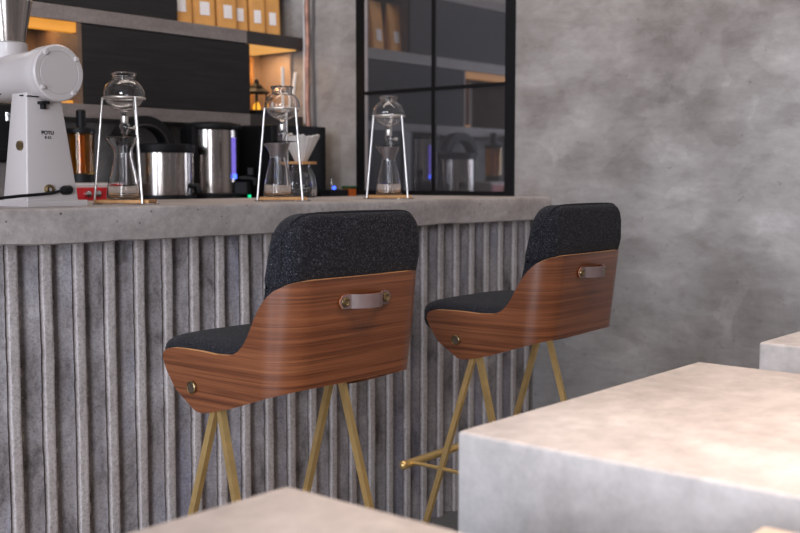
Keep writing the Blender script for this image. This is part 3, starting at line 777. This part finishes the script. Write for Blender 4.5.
# ------------------------------------------------------------------ bar stools
def interp(tab, x):
    if x <= tab[0][0]: return tab[0][1]
    for (a, b), (c, d) in zip(tab, tab[1:]):
        if x <= c: return b + (d - b) * (x - a) / (c - a)
    return tab[-1][1]
TOP = [(0, 0.919), (0.02, 0.914), (0.054, 0.896), (0.078, 0.872), (0.097, 0.845), (0.11, 0.823), (0.123, 0.798), (0.14, 0.775), (0.162, 0.757), (0.189, 0.749), (0.24, 0.746), (0.29, 0.748), (0.343, 0.748), (0.385, 0.7465), (0.402, 0.744), (0.413, 0.740), (0.420, 0.7345), (0.424, 0.727)]
BOT = [(0, 0.684), (0.063, 0.667), (0.155, 0.641), (0.238, 0.6185), (0.275, 0.610), (0.291, 0.608), (0.305, 0.6085), (0.316, 0.611), (0.339, 0.625), (0.382, 0.652), (0.412, 0.692), (0.420, 0.708), (0.424, 0.718)]
HW, CR, SH = 0.232, 0.085, 0.012
def shell_path():
    pts = []
    ys = [0.424, 0.422, 0.418, 0.412, 0.404, 0.394, 0.382, 0.366, 0.348, 0.330, 0.316, 0.304, 0.292, 0.28, 0.262, 0.24, 0.22, 0.20, 0.185, 0.17, 0.158, 0.147, 0.136, 0.125, 0.115, 0.105, 0.095]
    for y in ys: pts.append((-HW, y, -1, 0))
    for i in range(13):
        a = math.pi + (math.pi / 2) * i / 12
        pts.append((-HW + CR + CR * math.cos(a), CR + CR * math.sin(a), math.cos(a), math.sin(a)))
    for i in range(1, 8): pts.append((-HW + CR + (HW - CR) * i / 8, -0.004 * math.sin(math.pi * i / 16), 0, -1))
    pts.append((0, -0.004, 0, -1))
    return pts + [(-x, y, -nx, ny) for x, y, nx, ny in pts[-2::-1]]
PATH = shell_path()
def shell_pt(x, y, nx, ny, z, off):
    s = 1 - (0.919 - z) * 0.10
    return ((x - nx * off) * s, y - ny * off + (0.919 - z) * 0.115 * (1 - min(1, max(0, y) / 0.2)), z)
def shell_bm():
    b = bmesh.new(); uvl = b.loops.layers.uv.new('UVMap')
    NZ = 12; rows = []; u = 0; prev = None
    for (x, y, nx, ny) in PATH:
        if prev: u += math.hypot(x - prev[0], y - prev[1])
        prev = (x, y)
        yy = max(y, 0)
        zt, zb = interp(TOP, yy), interp(BOT, yy)
        o_, i_ = [], []
        for k in range(NZ + 1):
            z = zb + (zt - zb) * k / NZ
            o_.append((b.verts.new(shell_pt(x, y, nx, ny, z, 0)), u, z)); i_.append((b.verts.new(shell_pt(x, y, nx, ny, z, SH)), u, z))
        rows.append((o_, i_))
    def face(q, mi=0):
        f = b.faces.new([v[0] for v in q]); f.material_index = mi
        for l, v in zip(f.loops, q): l[uvl].uv = (v[1], v[2])
    for (ao, ai), (bo, bi) in zip(rows, rows[1:]):
        for k in range(NZ):
            face((ao[k], bo[k], bo[k + 1], ao[k + 1])); face((bi[k], ai[k], ai[k + 1], bi[k + 1]))
        face((ao[NZ], bo[NZ], bi[NZ], ai[NZ]), 1); face((bo[0], ao[0], ai[0], bi[0]), 1)
    for o_, i_ in (rows[0], rows[-1]):
        for k in range(NZ): face((o_[k], o_[k + 1], i_[k + 1], i_[k]), 1)
    return b

def rr_ring(hw, y0, y1, rb, rf, n=8):
    """rounded rectangle in plan, back corners rb (low y), front corners rf"""
    pts = []
    for cx, cy, r, a0 in ((hw - rf, y1 - rf, rf, 0), (-hw + rf, y1 - rf, rf, 90), (-hw + rb, y0 + rb, rb, 180), (hw - rb, y0 + rb, rb, 270)):
        for i in range(n + 1):
            a = R(a0 + 90 * i / n); pts.append((cx + r * math.cos(a), cy + r * math.sin(a)))
    return pts
def loft(rings):
    b = bmesh.new(); prev = None
    R_ = [[b.verts.new(p) for p in r] for r in rings]
    n = len(R_[0])
    for A, B in zip(R_, R_[1:]):
        for k in range(n): b.faces.new((A[k], A[(k + 1) % n], B[(k + 1) % n], B[k]))
    for r, rev in ((R_[0], True), (R_[-1], False)):
        b.faces.new(r[::-1] if rev else r)
    return b
def back_cushion_bm():
    rings = []
    zt, z0, RX, RY = 1.060, 0.80, 0.064, 0.018
    zz = [z0, 0.84, 0.88, 0.90, 0.909, 0.919, 0.935, 0.955] + [zt - RX + RX * math.sin(R(a)) for a in (0, 12, 24, 36, 48, 58, 66, 73, 79, 84, 87, 89, 90)]
    for z in zz:
        t = (z - z0) / (zt - z0)
        hw = 0.214
        if z > zt - RX: hw -= RX * (1 - math.sqrt(max(0, 1 - ((z - zt + RX) / RX) ** 2)))
        y0 = 0.0135 if z < 0.92 else 0.0135 - 0.009 * min(1, (z - 0.92) / 0.03)
        y1 = 0.131 - 0.060 * t
        if z > zt - RY:
            d = RY * (1 - math.sqrt(max(0, 1 - ((z - zt + RY) / RY) ** 2)))
            y0 += d; y1 -= d
        y1 = max(y1, y0 + 0.012)
        k = min(1, max(0, (z - 0.900) / 0.019))      # below the wood rim the pad tucks into the shell corner
        hw -= (1 - k) * (0.006 + (0.92 - min(z, 0.92)) * 0.022); y0 += (1 - k) * (0.004 + (0.92 - min(z, 0.92)) * 0.03)
        rbk = 0.080 + (min(0.034, (y1 - y0) * 0.42) - 0.080) * k
        rings.append([(x, y, z - 0.0 + 0.004 * (1 - (x / 0.214) ** 2) * max(0, t - 0.5) - 0.004 * t) for x, y in rr_ring(hw, y0, y1, rbk, min(0.020, (y1 - y0) * 0.30))])
    return loft(rings)
def seat_cushion_bm():
    rings = []
    spec = [(0.690, 0.012), (0.700, 0.004), (0.715, 0.0), (0.742, 0.0), (0.752, 0.002), (0.760, 0.007), (0.766, 0.016), (0.771, 0.032), (0.775, 0.06), (0.777, 0.10), (0.778, 0.15)]
    for i, (z, ins) in enumerate(spec):
        r = rr_ring(0.2155 - ins, 0.035 + ins * 0.9, 0.474 - ins * 0.9, max(0.075 - ins * 0.2, 0.02), max(0.065 - ins * 0.1, 0.03))
        rr = []
        for x, y in r:
            # sides inside the shell stay clear of it at the front lower corner
            rr.append((x, y, z - 0.008 * max(0, (y - 0.33) / 0.14) ** 2))
        rings.append(rr)
    return loft(rings)

def leg_bm(sx, front):
    ya, yf = (0.263, 0.512) if front else (0.266, 0.055)
    xa, xf = (0.197, 0.212) if sx < 0 else (0.182, 0.200)
    if sx > 0: ya += 0.014 if front else -0.012; yf += 0.012 if front else -0.025
    return tb([(sx * xa, ya, 0.655), (sx * xf, yf, FZ)], 0, square=(0.0155, 0.0155))
stool = thing('bar_stool', 'nearest walnut shell bar stool with charcoal felt cushions', 'bar stool', (1.751, 1.60, 0), 0, 'walnut bar stools at the bar')
link('shell', shell_bm(), [M['walnut'], M['plyedge']], stool, smooth=45)
link('seat_cushion', seat_cushion_bm(), M['felt'], stool, smooth=70)
bcu = link('backrest_cushion', back_cushion_bm(), M['felt'], stool, smooth=70)
# piped seam around the rear face of the backrest cushion, where side panel meets back panel
def cush(z):
    zt, z0, RX, RY = 1.060, 0.80, 0.064, 0.018
    t = (z - z0) / (zt - z0); hw = 0.214
    if z > zt - RX: hw -= RX * (1 - math.sqrt(max(0, 1 - ((z - zt + RX) / RX) ** 2)))
    y0 = 0.0135 - 0.009 * min(1, max(0, (z - 0.92) / 0.03)); y1 = 0.131 - 0.060 * t
    rb = min(0.034, (y1 - y0) * 0.42)
    return hw, y0 + rb, -0.004 * t
left = []
for i in range(8): left.append(0.928 + 0.068 * i / 7)
for a in range(8, 90, 6): left.append(0.996 + 0.064 * math.sin(R(a)))
seam = []
for z in left:
    hw, yy, dz = cush(z); k = max(0, (z - 1.02) / 0.04)
    seam.append((-hw - 0.0005, yy - 0.012 * k, z + dz + 0.0005))
xl = seam[-1][0]
mid = [(xl + (-2 * xl) * i / 12, seam[-1][1], 1.0572 + 0.0018 * (1 - (2 * i / 12 - 1) ** 2)) for i in range(1, 12)]
seam = seam + mid + [(-p[0], p[1], p[2]) for p in seam[::-1]]
link('piping', tb(seam, 0.0026, n=8), M['felt'], bcu, smooth=70)
for sx in (-1, 1):
    for fr in (True, False): link('leg', leg_bm(sx, fr), M['brass'], stool)
fr = bmesh.new()
tube(fr, [(-0.235, 0.500, 0.265), (0.235, 0.500, 0.265)], 0.0125, n=16)
link('footrest', fr, M['brass'], stool, smooth=50)
for sx in (-1, 1):
    link('footrest_cap', xform(lt([(0, -0.014), (0.008, -0.012), (0.0142, -0.004), (0.0142, 0.004), (0.008, 0.012), (0, 0.014)], n=16), Matrix.Translation((sx * 0.240, 0.500, 0.265)) @ Matrix.Rotation(R(90), 4, 'Y')), M['brass'], stool, smooth=60)
    link('side_rod', tb([(sx * 0.206, 0.495, 0.268), (sx * 0.206, 0.125, 0.262)], 0.006, n=10), M['brass'], stool, smooth=60)
sf = bmesh.new()
box(sf, -0.195, 0.195, 0.15, 0.40, 0.668, 0.689, bev=0.003)
link('seat_frame', sf, M['black'], stool)
# leather pull strap on the back
sp = []
for i in range(21):
    t = -1 + 2 * i / 20
    bow = 0.030 * (1 - (abs(t) / 0.62) ** 2.4) if abs(t) < 0.62 else 0
    sp.append((t * 0.082, -0.0025 + 0.0055 - max(0, bow) - 0.005, 0))
sbm = bmesh.new(); rows = []
for i, (x, y, z) in enumerate(sp):
    t = abs(-1 + 2 * i / 20); hwid = 0.0155 if t < 0.82 else 0.0155 * math.sqrt(max(0.06, 1 - ((t - 0.82) / 0.18) ** 2))
    rows.append([sbm.verts.new((x, y - 0.0015, -hwid)), sbm.verts.new((x, y - 0.0015, hwid)), sbm.verts.new((x, y + 0.0015, hwid)), sbm.verts.new((x, y + 0.0015, -hwid))])
for A, B in zip(rows, rows[1:]):
    for k in range(4):
        ff = sbm.faces.new((A[k], A[(k + 1) % 4], B[(k + 1) % 4], B[k])); ff.material_index = 0 if k in (0, 2) else 1
for r_ in (rows[0], rows[-1]): sbm.faces.new(r_).material_index = 1
strap = link('pull_strap', sbm, [M['leather'], M['leatheredge']], stool, smooth=30)
strap.location = (0.0, 0.0003, 0.866)
strap['label'] = 'taupe leather pull strap'
for sx in (-1, 1):
    link('rivet', xform(lt([(0, 0), (0.0112, 0), (0.0102, 0.005), (0.0072, 0.0068), (0.005, 0.005), (0, 0.005)], n=18), Matrix.Translation((sx * 0.066, -0.0015, 0)) @ Matrix.Rotation(R(90), 4, 'X')), M['abrass'], strap, smooth=40)
for sx in (-1, 1):
    xw = HW * (1 - (0.919 - 0.664) * 0.10)
    bo = link('bolt', xform(lt([(0, 0.001), (0.0145, 0.001), (0.0145, 0.007), (0.0125, 0.0085), (0.0115, 0.0068), (0, 0.0068)], n=24), Matrix.Translation((sx * xw, 0.317, 0.664)) @ Matrix.Rotation(R(90 * sx), 4, 'Y')), M['abrass'], stool, smooth=40)
    link('bolt_face', xform(lt([(0, 0.0065), (0.0112, 0.0065), (0.0112, 0.0073), (0, 0.0073)], n=20), Matrix.Translation((sx * xw, 0.317, 0.664)) @ Matrix.Rotation(R(90 * sx), 4, 'Y')), M['bronze'], bo)
s2 = dup(stool, (2.720, 1.60, 0), R(2.5), 'farther walnut shell bar stool, nearer the trowelled end wall')

# ------------------------------------------------------------------ concrete tables
def table(name, x0, x1, y0, y1, zt, label, mat, thick=0.30, cat='table', bev=0.007, group='blocky concrete tables'):
    cx, cy = (x0 + x1) / 2, (y0 + y1) / 2
    t = thing(name, label, cat, (cx, cy, 0), 0, group)
    hx, hy = (x1 - x0) / 2, (y1 - y0) / 2
    link('top_block', bx(-hx, hx, -hy, hy, zt - thick, zt, bev=bev, seg=3), M[mat], t, smooth=35)
    link('plinth', bx(-hx + 0.08, hx - 0.08, -hy + 0.08, hy - 0.08, FZ, zt - thick), M[mat], t)
    return t
TZ = 0.75
table('concrete_table', 1.283, 2.107, 0.155, 0.985, TZ, 'largest blocky concrete table, lit warm, in the right foreground', 'table')
table('concrete_table', 0.16, 0.915, 0.155, 0.968, TZ, 'blurred concrete table whose corner pokes up at bottom centre', 'table')
table('concrete_table', 2.452, 3.24, 0.155, 0.995, TZ, 'farthest concrete table, cut by the right photo edge', 'table')
table('pedestal', 0.945, 1.150, -0.30, 0.457, TZ, 'small cream topped block at the bottom right corner', 'cream', 0.12, 'pedestal', 0.008, None)

# ------------------------------------------------------------------ light
def area(name, loc, rot, size, sy, energy, color):
    l = bpy.data.lights.new(name, 'AREA'); l.shape = 'RECTANGLE'; l.size = size; l.size_y = sy
    l.energy = energy; l.color = color
    o = bpy.data.objects.new(name, l); COL.objects.link(o); o.location = loc; o.rotation_euler = rot
    return o
area('window_daylight', (-2.4, -0.75, 1.60), (R(90), 0, R(-60)), 1.2, 1.9, 160, (0.88, 0.91, 1.0))
area('side_window_daylight', (-2.4, 1.75, 1.55), (R(90), 0, R(-92)), 1.2, 1.9, 92, (0.78, 0.85, 1.0))
cp = area('ceiling_panel', (1.60, 0.0, 3.15), (0, 0, 0), 1.6, 0.8, 36, (1.0, 0.76, 0.62)); cp.data.spread = R(90)
area('niche_lamp', (3.55, 3.97, 1.742), (0, 0, 0), 0.28, 0.08, 0.9, (1.0, 0.62, 0.30))
area('niche_lamp', (2.40, 4.00, 1.742), (0, 0, 0), 0.14, 0.08, 0.35, (1.0, 0.55, 0.20))
area('wall_wash', (3.25, 1.1, 3.17), (0, R(-25), 0), 0.3, 2.6, 19, (1.0, 0.90, 0.83)).data.spread = R(120)
area('bar_wash', (2.4, 2.9, 3.15), (R(12), 0, 0), 2.4, 0.5, 22, (1.0, 0.86, 0.76))
sp_ = bpy.data.lights.new('table_spot', 'SPOT'); sp_.energy = 21; sp_.color = (1.0, 0.80, 0.56); sp_.spot_size = R(42); sp_.spot_blend = 1; sp_.shadow_soft_size = 0.12
so = bpy.data.objects.new('table_spot', sp_); COL.objects.link(so); so.location = (1.62, 0.25, 2.7)
so.rotation_euler = (Vector((1.50, 0.42, 0.75)) - Vector((1.62, 0.25, 2.7))).to_track_quat('-Z', 'Y').to_euler()

wd = bpy.data.worlds.new('World'); scn.world = wd; wd.use_nodes = True
bg = wd.node_tree.nodes['Background']
bg.inputs[0].default_value = (0.95, 0.93, 1.0, 1); bg.inputs[1].default_value = 0.20

# ------------------------------------------------------------------ camera
cam = bpy.data.cameras.new('camera'); co = bpy.data.objects.new('camera', cam); COL.objects.link(co)
FP = 1083.0
cam.sensor_width = 36; cam.lens = 36 * FP / 800; cam.clip_start = 0.02
t_ = math.atan(87.5 / FP); a_ = R(40.56)
co.location = (0, 0, H)
co.rotation_euler = (R(90) - t_, 0, a_ - R(90))
cam.dof.use_dof = True; cam.dof.focus_distance = 2.65; cam.dof.aperture_fstop = 4.2
scn.camera = co
# lift the finished place so that the floor is z = 0; floor standing things keep their base on it
for o in list(COL.objects):
    if o.parent: continue
    if o.type == 'EMPTY' and abs(o.location.z) < 1e-6:
        for ch in kids(o): ch.location.z -= FZ
    else: o.location.z -= FZ
scn.view_settings.view_transform = 'Standard'
scn.view_settings.look = 'None'
scn.view_settings.exposure = 0
